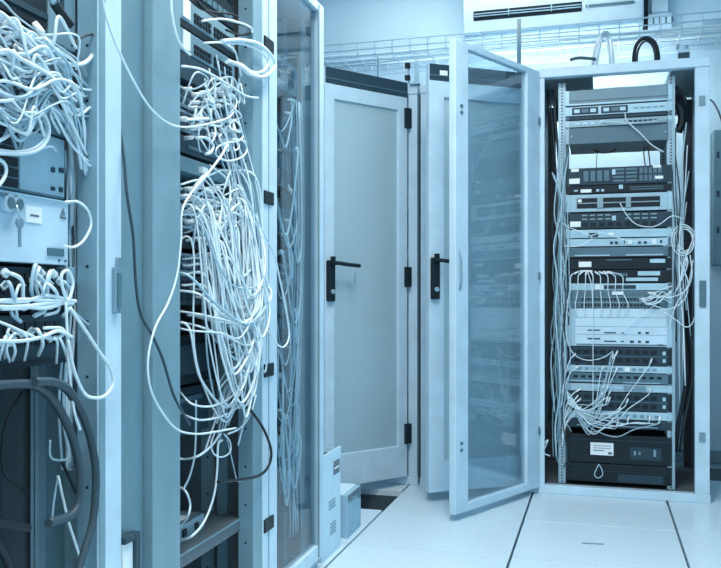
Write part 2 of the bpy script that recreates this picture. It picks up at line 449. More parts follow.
E('storage_chassis', 'light framed chassis with a long black recess below the thin black server', 'chassis', 193.5, 211.2, 'paint',
  [('recess', 'black', .003, [(.08, .92, .2, .78)]), ('recess_bar', 'silver', .006, [(.09, .91, .46, .52)]),
   ('clip', 'silver', .009, [(.29, .35, .2, .8), (.58, .63, .2, .8)], 'each'), ('knob', 'label', .01, [(.09, .13, .55, .72)])], 'light', dep=.5)
E('rack_server', 'dark server with rows of pale vents above the twin light panels', 'server', 212.5, 228.2, 'dark',
  [('vent_row', 'silver', .004, grid(4, 1, .12, .44, .80, .92, .7), ), ('vent_row', 'silver', .004, grid(4, 1, .12, .44, .55, .67, .7)),
   ('vent_row', 'silver', .004, grid(4, 1, .56, .90, .80, .92, .7)), ('vent_row', 'silver', .004, grid(4, 1, .56, .90, .55, .67, .7)),
   ('drive_bay', 'black', .004, grid(9, 1, .12, .9, .08, .42, .6), 'each'),
   ('paper_label', 'label', .005, [(.01, .12, .12, .48)]), ('latch', 'light', .007, [(.44, .48, .5, .8)])], 'dark', dep=.6)
E('network_switch', 'pale blank-faced switch with a small dark notch below the vented server', 'switch', 229.2, 237.6, 'light',
  [('notch', 'dark', .002, [(.20, .30, .1, .6)]), ('badge', 'label', .003, [(.4, .46, .3, .6)])], 'light')
E('network_switch', 'pale switch with a line of tiny dark sockets above the black units', 'switch', 238.4, 246.2, 'light',
  [('socket', 'dark', .003, [(.42, .45, .25, .6), (.47, .50, .25, .6), (.56, .57, .3, .7), (.70, .73, .25, .7), (.76, .79, .25, .7), (.87, .88, .2, .8), (.92, .94, .3, .7)]),
   ('paper_label', 'label', .004, [(.60, .64, .25, .75), (.84, .88, .2, .8)], 'each')], 'mid')
E('rack_server', 'slate unit with two thin light lines above the labelled black servers', 'server', 247, 257.6, 'mid',
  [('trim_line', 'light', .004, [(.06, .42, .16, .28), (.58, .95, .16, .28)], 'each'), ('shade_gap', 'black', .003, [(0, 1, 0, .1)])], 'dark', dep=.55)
E('rack_server', 'black server with a white label at left and a pale bar at right', 'server', 258.2, 269.3, 'black',
  [('paper_label', 'label', .004, [(.10, .23, .22, .72)]), ('light_bar', 'light', .004, [(.82, .97, .55, .9)]), ('groove', 'mid', .003, [(.38, .64, .8, .9)])], 'black', dep=.55)
E('rack_server', 'black server with an open pale slot at its right above the silver strip', 'server', 269.8, 282.8, 'black',
  [('slot', 'light', .004, [(.70, .92, .55, .88)]), ('slot', 'light', .004, [(.58, .90, .12, .38)]), ('port_block', 'mid', .003, grid(6, 1, .44, .60, .45, .8)),
   ('paper_label', 'label', .004, [(.11, .24, .86, 1.0)])], 'black', dep=.55)
E('cable_manager', 'silver strip with a dark middle section above the dense patch panel', 'cable manager', 283.4, 290.4, 'light',
  [('insert', 'dark', .003, [(.36, .68, .2, .75)]), ('insert', 'label', .003, [(.27, .35, .15, .85)])], 'mid', dep=.2)
E('patch_bay', 'dense dark patch panel with rows of ports above the pale chassis', 'patch panel', 291, 307.8, 'mid',
  [('paper_label', 'label', .005, [(.44, .55, .78, .98)]), ('port_row', 'black', .003, grid(24, 1, .12, .92, .42, .58, .6)), ('port_row', 'black', .003, grid(24, 1, .12, .92, .06, .24, .6)),
   ('separator', 'silver', .005, [(.04, .96, .28, .34)]), ('separator', 'silver', .004, [(.04, .96, .62, .66)]), ('paper_label', 'label', .004, [(.80, .88, .84, .95)])], 'light', dep=.2)
E('chassis_switch', 'large pale modular chassis with four stacked blades in mid cabinet', 'chassis', 308.4, 346.5, 'white',
  [('side_ear', 'paint', .006, [(-.06, .06, 0, 1.0)]), ('ear_slot', 'dark', .008, [(-.012, .012, .55, 1.0)]),
   ('blade', 'white', .006, [(.075, .985, .77, .985), (.075, .985, .525, .76), (.075, .985, .315, .515), (.075, .985, .06, .305)], 'each'),
   ('blade_gap', 'mid', .004, [(.075, .985, .755, .775), (.075, .985, .51, .53), (.075, .985, .305, .32), (.075, .985, .03, .06)]),
   ('socket', 'dark', .0075, [(.19, .32, .41, .44), (.36, .48, .345, .375), (.53, .56, .345, .375), (.70, .73, .34, .39), (.775, .81, .34, .39)]),
   ('socket', 'dark', .0075, [(.19, .32, .18, .215), (.36, .48, .12, .15), (.53, .56, .12, .15), (.62, .66, .10, .16), (.70, .73, .10, .16), (.775, .81, .10, .16), (.9, .95, .05, .07)])], 'light', dep=.4)
E('network_switch', 'dark two-row switch directly under the large pale chassis', 'switch', 347.2, 365, 'dark',
  [('port_row', 'black', .003, grid(10, 1, .05, .9, .58, .9, .7)), ('port_row', 'black', .003, grid(10, 1, .05, .9, .1, .42, .7)), ('divider', 'mid', .004, [(0, 1, .48, .52)]),
   ('indicator', 'light', .004, [(.945, .975, .6, .8), (.945, .975, .18, .38)], 'each')], 'black')
E('patch_bay', 'pale labelled strip below the dark two-row switch', 'patch panel', 365.6, 372.6, 'light',
  [('insert', 'greyp', .003, grid(12, 1, .08, .9, .25, .75, .6)), ('paper_label', 'label', .004, [(.57, .62, .2, .8)])], 'light', dep=.15)
E('network_switch', 'slate switch with thin pale lines between two light strips', 'switch', 373.2, 383.4, 'mid',
  [('trim_line', 'light', .004, [(.0, .38, .14, .24), (.55, .92, .06, .14)], 'each'), ('port_row', 'black', .003, grid(12, 1, .03, .95, .45, .8, .6))], 'dark')
E('patch_bay', 'second pale strip above the dark switch with small lights', 'patch panel', 384, 391.8, 'paint',
  [('insert', 'light', .004, [(.24, .54, .35, .75), (.8, 1.0, .1, .6)], 'each'), ('insert', 'greyp', .003, [(.56, .78, .15, .85)])], 'light', dep=.15)
E('network_switch', 'dark two-row switch with small square lights above the lowest pale strip', 'switch', 392.4, 410.4, 'dark',
  [('port_row', 'black', .003, grid(10, 1, .05, .9, .58, .9, .7)), ('port_row', 'black', .003, grid(10, 1, .05, .9, .1, .42, .7)), ('divider', 'mid', .004, [(0, 1, .48, .52)]),
   ('indicator', 'light', .004, [(.945, .975, .6, .8), (.945, .975, .18, .38)], 'each')], 'black')
E('patch_bay', 'lowest pale strip holding many plugs above the black power unit', 'patch panel', 411, 419.2, 'light',
  [('insert', 'greyp', .003, grid(12, 1, .06, .92, .2, .7, .6))], 'light', dep=.15)
E('network_switch', 'lowest slate switch with one pale line above the black power unit', 'switch', 419.8, 428.5, 'dark',
  [('trim_line', 'silver', .004, [(.08, .9, .2, .32)])], 'dark')
U1 = E('power_supply', 'black uninterruptible power supply with a white paper label', 'power supply', 435, 463.8, 'black',
  [('paper_label', 'label', .004, [(.22, .455, .28, .72)]), ('label_print', 'ink', .0048, [(.25, .43, .60, .62), (.25, .43, .52, .54), (.25, .36, .43, .46), (.40, .44, .32, .40)]),
   ('button_panel', 'dark', .004, [(.62, .93, .18, .62)]), ('button', 'silver', .007, [(.66, .68, .34, .48), (.71, .725, .36, .46), (.855, .88, .32, .56)], 'each'), ('groove', 'dark', .003, [(0, 1, .8, .83)])], 'black', dep=.6)
E('power_supply', 'black lower power unit with a hanging cord loop at the cabinet bottom', 'power supply', 464.4, 483, 'black',
  [('groove', 'dark', .003, [(0, 1, .6, .63)]), ('bezel', 'dark', .003, [(.5, .95, .05, .5)])], 'black', dep=.6)
# equipment glimpsed in the two half hidden cabinets
for k, (z0, z1, m) in enumerate(((.18, .42, 'dark'), (.46, .78, 'paint'), (.86, .95, 'mid'), (1.05, 1.14, 'dark'), (1.22, 1.40, 'mid'))):
    equip('rack_server', ('black', 'wide pale', 'slim grey', 'slim black', 'tall grey')[k] + ' server behind the pale glass of the leftmost half open door', 'server', 'A', -1.44, -.96, z0, z1, .5, m,
          [('grille', 'silver', .004, [(.06, .94, .7, .8), (.06, .94, .3, .38)])], 'light')
for k, (z0, z1, m) in enumerate(((.20, .46, 'paint'), (.56, .66, 'dark'), (.80, 1.0, 'mid'), (1.10, 1.19, 'dark'), (1.40, 1.49, 'mid'))):
    equip('rack_server', ('wide pale', 'slim black', 'tall grey', 'second slim black', 'upper grey')[k] + ' server inside the cabinet behind the smoked glass door', 'server', 'A', -.80, -.345, z0, z1, .5, m,
          [('grille', 'silver', .004, [(.06, .94, .7, .8), (.06, .94, .3, .38)])], 'light')

# left-row equipment
def yl(u): return onX(u, 300, -.95).y
def LE(name, label, cat, ur, v0, v1, m, parts=(), a0=1.0, a1=None, ears=None, dep=.4, setback=0.0):
    return equip(name, label, cat, 'L', a0, a1, onX(ur, v1, -.95).z + .0008, onX(ur, v0, -.95).z - .0008, dep, m, parts, ears, None, setback)
y1a, y1b = 1.02, 1.565
def L1(*a, **k): return LE(*a, a0=y1a, a1=k.pop('a1', y1b), **k)
L1('rack_server', 'black unit at the top of the nearest left cabinet', 'server', 45, -70, 30, 'black', [('bezel_line', 'dark', .003, [(0, 1, .1, .16)])], a1=1.50)
equip('cable_bracket', 'grey side plate beside the black unit of the nearest cabinet', 'bracket', 'L', 1.505, 1.60, onX(60, 46, -.95).z, 1.72, .3, 'greyp', [('screw', 'dark', .004, [(.4, .5, .2, .28)])])
L1('patch_bay', 'upper patch panel buried under white cables in the nearest cabinet', 'patch panel', 45, 36, 62, 'silver', [('port_row', 'black', .003, grid(16, 2, .05, .95, .15, .85, .6))], dep=.15)
L1('patch_bay', 'lower patch panel under the cable bundle of the nearest cabinet', 'patch panel', 45, 64, 92, 'mid', [('port_row', 'black', .003, grid(16, 2, .05, .95, .15, .85, .6))], dep=.15)
L1('network_switch', 'dark switch just above the sloping grey shelf in the nearest cabinet', 'switch', 45, 93, 116, 'dark', [('port_row', 'mid', .004, grid(12, 1, .1, .9, .3, .8, .6))], a1=1.52)
L1('rack_shelf', 'grey shelf lip below the thick cable bundle of the nearest cabinet', 'shelf', 60, 119, 137, 'panelp', [('lip', 'paint', .006, [(0, 1, .9, 1)])], dep=.4)
L1('disk_enclosure', 'grey disk unit with black vents above the keyed power box', 'enclosure', 60, 138, 199, 'greyp',
   [('vent', 'black', .004, [(.45, .71, .04 + .16 * i, .04 + .16 * i + .13) for i in range(6)], 'each'), ('face_plate', 'paint', .004, [(.72, .985, .03, .97)]),
    ('connector', 'dark', .007, [(.90, .92, .40, .48), (.95, .975, .42, .5), (.90, .92, .1, .16), (.95, .97, .1, .18)], 'each')], a1=1.56)
zb1, zb0 = 1.117, .999
pb = equip('power_box', 'pale metal power box with two key locks and a hanging key', 'box', 'L', y1a, 1.553, zb0, zb1, .35, 'white',
   [('paper_label', 'label', .002, [(.735, .83, .60, .84)]), ('label_print', 'ink', .0026, [(.76, .81, .69, .72)]), ('cover_edge', 'light', .004, [(0, 1, .965, 1.0)]),
    ('name_plate', 'mid', .003, [(.865, .965, .13, .25)]), ('screw', 'dark', .003, [(.935, .940, .05, .08), (.975, .980, .05, .08)], 'each')], None, setback=-.012)
w = 1.553 - y1a; h = zb1 - zb0
mb = MB(); mb.prism([(0, 0), (.001, 0), (.001, .001), (0, .001)], 0, .0005)
mb = MB()
tx, tz = .462 * w, .80 * h
a = [mb.bm.verts.new((tx + dx, -.002, tz + dz)) for dx, dz in ((-.011, -.009), (.011, -.009), (0, .011))]; mb.bm.faces.new(a)
mb.build('warning_triangle', M['ink'], pb)
mb = MB(); a = [mb.bm.verts.new((tx + dx, -.0026, tz + dz)) for dx, dz in ((-.0065, -.0062), (.0065, -.0062), (0, .006))]; mb.bm.faces.new(a)
mb.build('triangle_field', M['paint'], pb)
MB().box(tx - .001, tx + .001, -.0032, -.0026, tz - .005, tz + .003).build('triangle_bolt', M['ink'], pb)
for yy, rr in ((onX(2, 210, -.94).y, .016), (onX(11, 212, -.94).y, .015)):
    lx = yy - (y1a + 1.553) / 2
    lk = MB().cyl((lx, -.016, .82 * h), (lx, 0, .82 * h), rr, 16).build('key_lock', M['alum'], pb, bev=.002)
    MB().cyl((lx, -.0175, .82 * h), (lx, -.016, .82 * h), rr * .6, 12).build('lock_core', M['mid'], lk)
lx = onX(13, 222, -.93).y - (y1a + 1.553) / 2
kz = onX(13, 222, -.93).z - zb0
MB().tube([(lx - .006, -.018, .80 * h), (lx, -.021, kz + .008)], .0022, 6).build('key_ring', M['alum'], pb)
MB().cyl((lx, -.019, kz - .002), (lx, -.023, kz - .002), .0095, 12).box(lx - .003, lx + .003, -.0225, -.0195, kz - .042, kz - .006).build('key', M['silver'], pb)
L1('network_switch', 'dark switch with white cables hanging directly under the keyed power box', 'switch', 66, 269, 309, 'dark', [('port_row', 'black', .003, grid(16, 2, .05, .97, .3, .9, .7)), ('lower_edge', 'black', .005, [(0, 1, 0, .14)])])
L1('network_switch', 'lower dark switch with looping cables in the nearest cabinet', 'switch', 66, 313, 362, 'dark', [('port_row', 'black', .003, grid(16, 2, .05, .97, .35, .9, .7)), ('lower_edge', 'black', .006, [(0, 1, 0, .1)])])

y2a, y2b = 1.985, 2.437
def L2(*a, **k): return LE(*a, a0=y2a, a1=k.pop('a1', y2b), ears=k.pop('ears', None), **k)
L2('network_switch', 'black unit at the top of the cable filled left cabinet', 'switch', 205, -16, 9, 'black', [('port_row', 'mid', .004, grid(8, 1, .3, .95, .2, .6))])
L2('network_switch', 'upper grey switch with dark port blocks near the top of the cable filled cabinet', 'switch', 205, 11, 34, 'greyp', [('port_row', 'black', .004, grid(6, 2, .38, .62, .1, .6, .7)), ('port_row', 'black', .004, grid(6, 2, .66, .94, .1, .6, .7)), ('paper_label', 'label', .003, [(.235, .325, .12, .95)])])
L2('cable_manager', 'black bar between the two upper grey switches of the left row', 'cable manager', 205, 34.5, 41, 'black', dep=.1)
L2('network_switch', 'second grey switch with dark port blocks below the black bar', 'switch', 205, 42, 64, 'greyp', [('port_row', 'black', .004, grid(6, 2, .38, .62, .1, .6, .7)), ('port_row', 'black', .004, grid(6, 2, .66, .94, .1, .6, .7)), ('paper_label', 'label', .003, [(.235, .325, .12, .95)])])
L2('rack_server', 'black blank unit above the plugged patch panels of the left row', 'server', 205, 65, 90, 'dark')
L2('patch_bay', 'upper patch panel packed with white plugs in the cable filled cabinet', 'patch panel', 205, 97, 117, 'silver', [('port_row', 'dark', .003, grid(12, 2, .04, .96, .1, .9, .7))], dep=.12)
L2('patch_bay', 'second patch panel packed with plugs above the long pale tray', 'patch panel', 205, 119, 140, 'silver', [('port_row', 'dark', .003, grid(12, 2, .04, .96, .1, .9, .7))], dep=.12)
L2('rack_server', 'dark unit just above the sloping pale tray of the cable filled cabinet', 'server', 205, 143, 160, 'dark', [('grille', 'mid', .003, [(.3, .9, .3, .5)])])
L2('fan_tray', 'pale grey fan tray across the middle of the cable filled cabinet', 'tray', 205, 163, 178, 'panelp', [('knob', 'label', .012, [(.45, .52, .2, .6)])], dep=.3)
L2('patch_bay', 'pale patch panel below the fan tray in the left row', 'patch panel', 205, 193, 212, 'light', [('port_row', 'dark', .003, grid(12, 2, .04, .96, .1, .9, .6))], dep=.12)
L2('patch_bay', 'lower pale patch panel under the fan tray with plugs and tags', 'patch panel', 205, 214, 232, 'light', [('port_row', 'dark', .003, grid(12, 2, .04, .96, .1, .9, .6))], dep=.12)
L2('rack_shelf', 'thin black shelf below the pale patch panels in the left row', 'shelf', 205, 242, 251, 'black')
L2('patch_bay', 'lowest grey patch panel where the big cable tangle begins', 'patch panel', 205, 255, 275, 'silver', [('port_row', 'dark', .003, grid(12, 2, .04, .96, .1, .9, .6))], dep=.12)
L2('network_switch', 'dark switch hidden behind the big white cable tangle', 'switch', 205, 277, 305, 'dark', [('port_row', 'black', .003, grid(12, 2, .04, .96, .1, .9, .6))])
L2('rack_server', 'black server in the shade behind the hanging cable loops', 'server', 205, 335, 385, 'black', [('grille', 'dark', .004, [(.1, .9, .2, .8)])], setback=.05)
L2('rack_server', 'dark grey server low behind the hanging cable loops', 'server', 205, 390, 440, 'dark', [('grille', 'mid', .004, [(.1, .9, .7, .8)])], setback=.08)
sh = equip('rack_shelf', 'grey equipment shelf at the bottom of the cable filled cabinet', 'shelf', 'L', 1.985, 2.515, .295, .33, .42, 'inner', [('lip', 'greyp', .004, [(0, 1, .9, 1)])], setback=-.01)
pd = equip('power_strip', 'small grey power strip with a white tag on the bottom shelf', 'power strip', 'L', 1.985, 2.295, .331, .375, .10, 'silver',
      [('socket', 'black', .004, [(.35, .42, .3, .7), (.55, .62, .3, .7), (.8, .86, .3, .7)], 'each')], setback=.03)
MB().box(.02, .10, .02, .05, .044, .047).build('paper_tag', M['label'], pd)

# behind the tinted glass
y3a, y3b = 2.62, 3.09
for k, (z0, z1, m, lab) in enumerate(((1.62, 1.72, 'silver', 'pale unit near the top behind the tinted glass door'), (1.30, 1.52, 'dark', 'tall dark server in the upper part behind the tinted glass'),
        (1.10, 1.26, 'black', 'black server just above eye level behind the tinted glass'), (.98, 1.05, 'silver', 'slim pale patch panel mid height behind the tinted glass'),
        (.80, .95, 'dark', 'dark unit below the slim pale panel behind the tinted glass'), (.52, .74, 'black', 'black server behind the cable loops of the tinted door'), (.24, .48, 'dark', 'lowest dark server behind the tinted glass door'))):
    equip('rack_server', lab, 'server', 'L', y3a, y3b, z0, z1, .4, m, [('port_row', 'mid' if m != 'silver' else 'dark', .004, grid(12, 2, .06, .94, .2, .85, .6))], 'mid', None, setback=.03)

# ------------------------------------------------------------------ cables
# nearest left cabinet: thick bundle
lab = 'white cable in the thick bundle across the top of the nearest left cabinet'
g = 'bundle of cables in the nearest cabinet'
for i in range(40):
    t = i / 39
    v0 = 8 + 118 * t + rnd.uniform(-14, 14)
    x = -.90 - rnd.uniform(0, .045) + .035 * math.sin(t * 3)
    um = rnd.uniform(36, 66)
    p = [onX(-40, v0 + rnd.uniform(-30, 20), x - .02), onX(rnd.uniform(-6, 6), v0 + rnd.uniform(-12, 12), x), onX(rnd.uniform(18, 34), v0 + 14 + rnd.uniform(-12, 14), x + rnd.uniform(-.01, .03)), onX(um, 40 + 62 * t + rnd.uniform(-18, 16) + (um - 45) * .7, x + rnd.uniform(0, .02))]
    if rnd.random() < .7:
        ue = rnd.uniform(80, 97)
        p += [onX(rnd.uniform(68, 82), 74 + 60 * t + rnd.uniform(-16, 16), x - .012), onX(ue, 92 + 70 * t + rnd.uniform(-25, 25), -.925)]
    else:
        p += [onX(rnd.uniform(66, 76), rnd.uniform(80, 140), -.945), onX(rnd.uniform(70, 80), rnd.uniform(190, 240), -.955)]
    cable(lab, p, rnd.choice((.0018, .0022, .0028, .0032)), rnd.choice(('cable', 'cable', 'cableb')), g)
lab = 'white cable wandering across the thick bundle of the nearest cabinet'
for i in range(16):
    u0 = rnd.uniform(-10, 40); v0 = rnd.uniform(20, 115)
    p = [onX(u0, v0, -.91), onX(u0 + rnd.uniform(10, 22), v0 + rnd.uniform(-22, 22), -.875), onX(u0 + rnd.uniform(22, 42), v0 + rnd.uniform(-10, 34), -.87), onX(min(76, u0 + rnd.uniform(36, 62)), v0 + rnd.uniform(10, 40), -.90)]
    cable(lab, p, rnd.choice((.0018, .0024, .003)), 'cable', g, 1)
lab = 'short white cable plugged into the buried patch panels of the nearest cabinet'
for i in range(22):
    u0 = rnd.uniform(-10, 52); v0 = rnd.uniform(45, 112)
    p = [onX(u0, v0, -.948), onX(u0 + rnd.uniform(-4, 6), v0 + 3, -.915), onX(u0 + rnd.uniform(-6, 18), v0 + rnd.uniform(-4, 20), -.895), onX(u0 + rnd.uniform(-14, 30), v0 + rnd.uniform(10, 40), -.92)]
    cable(lab, p, .003, rnd.choice(('cable', 'cableb')), g, 1)
def pl3(x, *uv): return [onX(u, v, x if u > 184 else -.953) for u, v in uv]
def pl(x, *uv): return [onX(u, v, x) for u, v in uv]
cable('white cable with a sleeve curving from the bundle to the bright front post', pl(-.90, (52, 58), (62, 62), (75, 65)) + [onX(86, 62, -.905), onX(93, 54, -.915), onX(97, 48, -.925)], .0042)
cable('inner white loop hanging below the thick bundle in the nearest cabinet', pl(-.90, (36, 104), (45, 120), (46, 134), (36, 147), (18, 152), (-6, 150)), .0034)
cable('outer white loop hanging below the thick bundle in the nearest cabinet', pl(-.895, (38, 106), (48, 122), (48, 138), (38, 150), (20, 154), (-6, 153)), .0034)
cable('short pale cable running out from the outer loop to the disk unit', pl(-.90, (14, 155), (30, 154), (42, 149), (52, 147), (56, 152)), .0026, 'cableb')
cable('white loop arching from the bundle down to the left frame edge', pl(-.90, (12, 100), (25, 101), (28, 111), (18, 127), (4, 138), (-8, 144)), .0034)
cable('small white loop at the left frame edge above the power box', pl(-.90, (-6, 157), (4, 163), (6, 173), (0, 184), (-8, 190)), .0032)
cable('pale cable dipping beside the punched strip near the bright post', pl(-.915, (66, 78), (80, 88), (92, 90), (99, 88)), .0026)
cable('pale cable hooked at the lower punched strip near the bright post', pl(-.915, (70, 122), (78, 142), (84, 160), (92, 166), (98, 158)), .0026)
cable('thin black cable arching to the bright front post', pl(-.91, (72, 46), (78, 40), (88, 35), (100, 35)), .0022, 'cabled')
tw = cable('dark thick plug lead hanging beside the grey side plate', pl(-.91, (54, 3), (60, 12), (70, 25)), .009, 'cabled', name='power_lead')
MB().tube([onX(50, -4, -.91) - tw.location, onX(54, 3, -.91) - tw.location], .006, 8).build('collar', M['light'], tw)
# below the power box
lab = 'white patch cable arching out of the switch under the keyed power box'
for i in range(15):
    u0 = rnd.uniform(-8, 58); v0 = 276 + rnd.uniform(-5, 12); dx = rnd.choice((rnd.uniform(7, 20), rnd.uniform(7, 20), rnd.uniform(-10, -4)))
    cable(lab, pl(-.948, (u0, v0)) + pl(-.895 - rnd.uniform(0, .02), (u0 + dx * .6, v0 + rnd.uniform(-7, 2)), (u0 + dx * 1.1, v0 + rnd.uniform(8, 17))) + pl(-.915, (u0 + dx * rnd.uniform(.6, 1.3), v0 + 27), (u0 + dx + rnd.uniform(-14, 12), v0 + rnd.uniform(28, 36))), rnd.choice((.0026, .0032, .0036)), rnd.choice(('cable', 'cable', 'cableb')), 'cables under the power box', 1)
lab = 'white cable lying along the lower edge of the switch under the power box'
for i in range(6):
    v0 = 304 + rnd.uniform(-5, 7)
    cable(lab, pl(-.90, (rnd.uniform(-10, 8), v0), (24, v0 + rnd.uniform(-3, 4)), (46, v0 - 2 + rnd.uniform(-4, 3)), (rnd.uniform(62, 76), v0 - rnd.uniform(0, 8))), .0034, 'cable', 'cables under the power box')
lab = 'white cable looping from the lower dark switch of the nearest cabinet'
for i in range(10):
    u0 = rnd.uniform(-4, 50); v0 = rnd.uniform(324, 346); dx = rnd.choice((rnd.uniform(8, 20), rnd.uniform(-18, -7)))
    cable(lab, pl(-.945, (u0, v0)) + pl(-.89, (u0 + dx * .6, v0 + rnd.uniform(-6, 4)), (u0 + dx, v0 + rnd.uniform(6, 14))) + pl(-.92, (u0 + dx * rnd.uniform(.2, 1.4), v0 + rnd.uniform(20, 32))), rnd.choice((.0026, .0034)), 'cable', 'cables of the lower dark switch', 1)
cable('long white cable running level across the lower dark switch', pl(-.885, (-8, 341), (20, 341), (42, 337), (58, 331), (72, 337)), .0034)
cable('thin white cable sloping down across the lower dark switch', pl(-.885, (-8, 319), (12, 327), (36, 338)), .0024)
cable('white cable hooked back at the right end of the lower dark switch', pl(-.89, (44, 328), (60, 328), (64, 333), (56, 338), (38, 337)), .003)
cable('tall white loop standing at the right end of the power box switch', pl(-.89, (67, 301), (62, 285), (62, 274), (68, 271), (73, 283), (70, 297), (66, 302)), .0032)
cable('white cable dropping straight from the tied knot to the cabinet bottom', pl(-.89, (66, 302), (67, 330), (69, 370), (74, 410), (80, 430)), .0028)
cable('long white loop sweeping over the bright front post', pl(-.885, (70, 308), (85, 330), (98, 350), (110, 368), (113, 383), (106, 395), (95, 398), (84, 393), (74, 370), (68, 340)), .0034)
cable('pale cable branching from the tied knot to the punched strip', pl(-.92, (70, 308), (80, 318), (95, 330)), .0028, 'cableb')
cable('white cable bowing out beside the power box corner', pl(-.90, (64, 202), (78, 202), (88, 211), (91, 225), (84, 240), (74, 247), (64, 246)), .0026)
lab = 'pale cable running down beside the punched strip in the nearest cabinet'
for i in range(8):
    u0 = rnd.uniform(66, 80)
    cable(lab, [onX(u0 + rnd.uniform(-4, 4), 150, -.955), onX(u0, 230, -.956 - .004 * i), onX(u0 + rnd.uniform(-4, 4), 310, -.957), onX(u0 + rnd.uniform(-8, 4), 400, -.96), onX(u0 + rnd.uniform(-12, 6), 470, -.965)], rnd.choice((.0022, .003)), rnd.choice(('cable', 'cableb', 'cableb')), 'cables down the nearest cabinet side')
cable('pale cable hanging in a hook low beside the thick dark hoses', pl(-.95, (50, 440), (50, 455), (56, 460), (68, 456), (62, 420)), .0022, 'cableb')
cable('white cable crossing the thick hoses down to the floor', pl(-.93, (58, 476), (68, 520), (76, 545), (84, 572)), .0028)
cable('pale cable slanting left from the hose crossing', pl(-.94, (58, 476), (54, 500), (52, 520)), .0022, 'cableb')
cable('dark flexible hose curling under the lower switch to the left', pl(-.90, (-10, 386), (14, 384), (34, 385), (50, 396), (66, 422), (76, 450), (80, 480), (78, 505), (68, 517), (48, 523)), .0085, 'cableg', name='power_hose')
cable('outer dark flexible hose bending down to the bottom edge', pl(-.89, (34, 382), (52, 382), (68, 390), (84, 418), (93, 450), (96, 480), (93, 520), (84, 552), (74, 585)), .0085, 'cableg', name='power_hose')
cable('thick dark hose entering low at the left frame edge', pl(-.93, (-14, 519), (2, 524), (16, 527), (28, 528)), .008, 'cabled', name='power_hose')
cable('thin black cable bent behind the channel of the nearest cabinet', pl(-.97, (22, 392), (8, 418), (2, 445), (4, 472), (18, 486), (28, 494)), .003, 'cabled')
cable('thin black cable crossing behind the inner dark hose', pl(-.95, (62, 462), (72, 484), (78, 500), (76, 515)), .003, 'cabled')
cable('dark hose arc at the bottom left corner', pl(-.91, (-12, 535), (2, 552), (12, 575)), .006, 'cabled', name='power_hose')
# across the filler panels
KIND[0] = 'patch_cable'
cable('long thin white cable draped from the bright post to the patch plugs', pl(-.872, (88, -230), (96, -90), (102, -6), (110, 28), (124, 62), (142, 96), (156, 114), (172, 125), (190, 127), (212, 123), (228, 118)) + [onX(234, 112, -.90)], .0024)
cable('dark cable hanging down across the grey filler panel', [Vector((-.911, 1.699, onX(121, 118, -.9).z))] + pl(-.895, (124, 160)) + pl(-.885, (127, 195), (133, 235), (136, 285), (141, 315), (152, 335), (163, 360), (174, 396), (190, 425)), .0032, 'cableg')
cable('long white cable looping far left over the panel seam', pl(-.868, (206, 175), (190, 195), (182, 212), (181, 240), (177, 275), (168, 303), (155, 328), (148, 360), (151, 390), (164, 415), (178, 430), (196, 434), (214, 432), (236, 428)), .0026)
cable('white plug lead hanging over the wide post near the top', [onX(169, -190, -.898), onX(170, -120, -.89)] + pl(-.868, (170, -60), (171, -6), (172, 15), (177, 38), (184, 49), (190, 55)), .0032, 'cable')
# middle left cabinet: tangle
def s2(u, v): return onX(u, v, -.945)
lab = 'white cable sagging in the big tangle of the cable filled left cabinet'
g = 'tangle of cables in the left row'
for i in range(56):
    p0 = s2(rnd.uniform(168, 205) if i % 3 else rnd.uniform(190, 226), rnd.uniform(200, 330) if i % 3 else rnd.uniform(196, 275))
    y1 = rnd.uniform(2.38, 2.50); z1 = onX(250, rnd.uniform(200, 310), -.91).z
    low = onX(rnd.uniform(205, 225), rnd.choice((rnd.uniform(275, 330), rnd.uniform(320, 380), rnd.uniform(370, 428))), -.9).z
    low = min(low, p0.z - .03, z1 - .02)
    ox = rnd.uniform(.03, .095)
    ym = p0.y + (y1 - p0.y) * rnd.uniform(.35, .65)
    p = [p0, p0 + Vector((.03 + ox * .3, rnd.uniform(-.02, .04), -.01)), Vector((-.945 + ox, p0.y + (ym - p0.y) * rnd.uniform(.2, .45), low + (p0.z - low) * .38)), Vector((-.94 + ox, ym, low)),
         Vector((-.945 + ox, y1 - rnd.uniform(.02, .06), low + (z1 - low) * .38)), Vector((-.915 + rnd.uniform(0, .03), y1, z1))]
    if rnd.random() < .5: p.append(Vector((-.93, y1 - rnd.uniform(0, .04), z1 + rnd.uniform(.05, .2))))
    cable(lab, p, rnd.choice((.0022, .0027, .0032)), rnd.choice(('cable', 'cable', 'cable', 'cableb')), g, 1 if i % 3 == 0 else 0)
lab = 'white cable running down the right side of the cable filled left cabinet'
for i in range(18):
    y1 = rnd.uniform(2.36, 2.50); ox = rnd.uniform(-.01, .04)
    v1 = rnd.uniform(380, 450)
    p = [Vector((-.945, y1 - rnd.uniform(.05, .2), onX(235, rnd.uniform(60, 200), -.945).z)), Vector((-.93 + ox, y1 - .02, onX(245, rnd.uniform(180, 230), -.93).z)), Vector((-.925 + ox, y1 + rnd.uniform(-.02, .02), onX(250, 285, -.925).z)),
         Vector((-.92 + ox, y1 + rnd.uniform(-.06, .02), onX(245, 345, -.92).z)), Vector((-.93 + ox * .5, y1 - rnd.uniform(.08, .22), onX(225, v1, -.93).z))]
    cable(lab, p, rnd.choice((.0019, .0023, .0027)), rnd.choice(('cable', 'cable', 'cableb')), g)
lab = 'short curly white cable among the upper plugged patch panels of the left row'
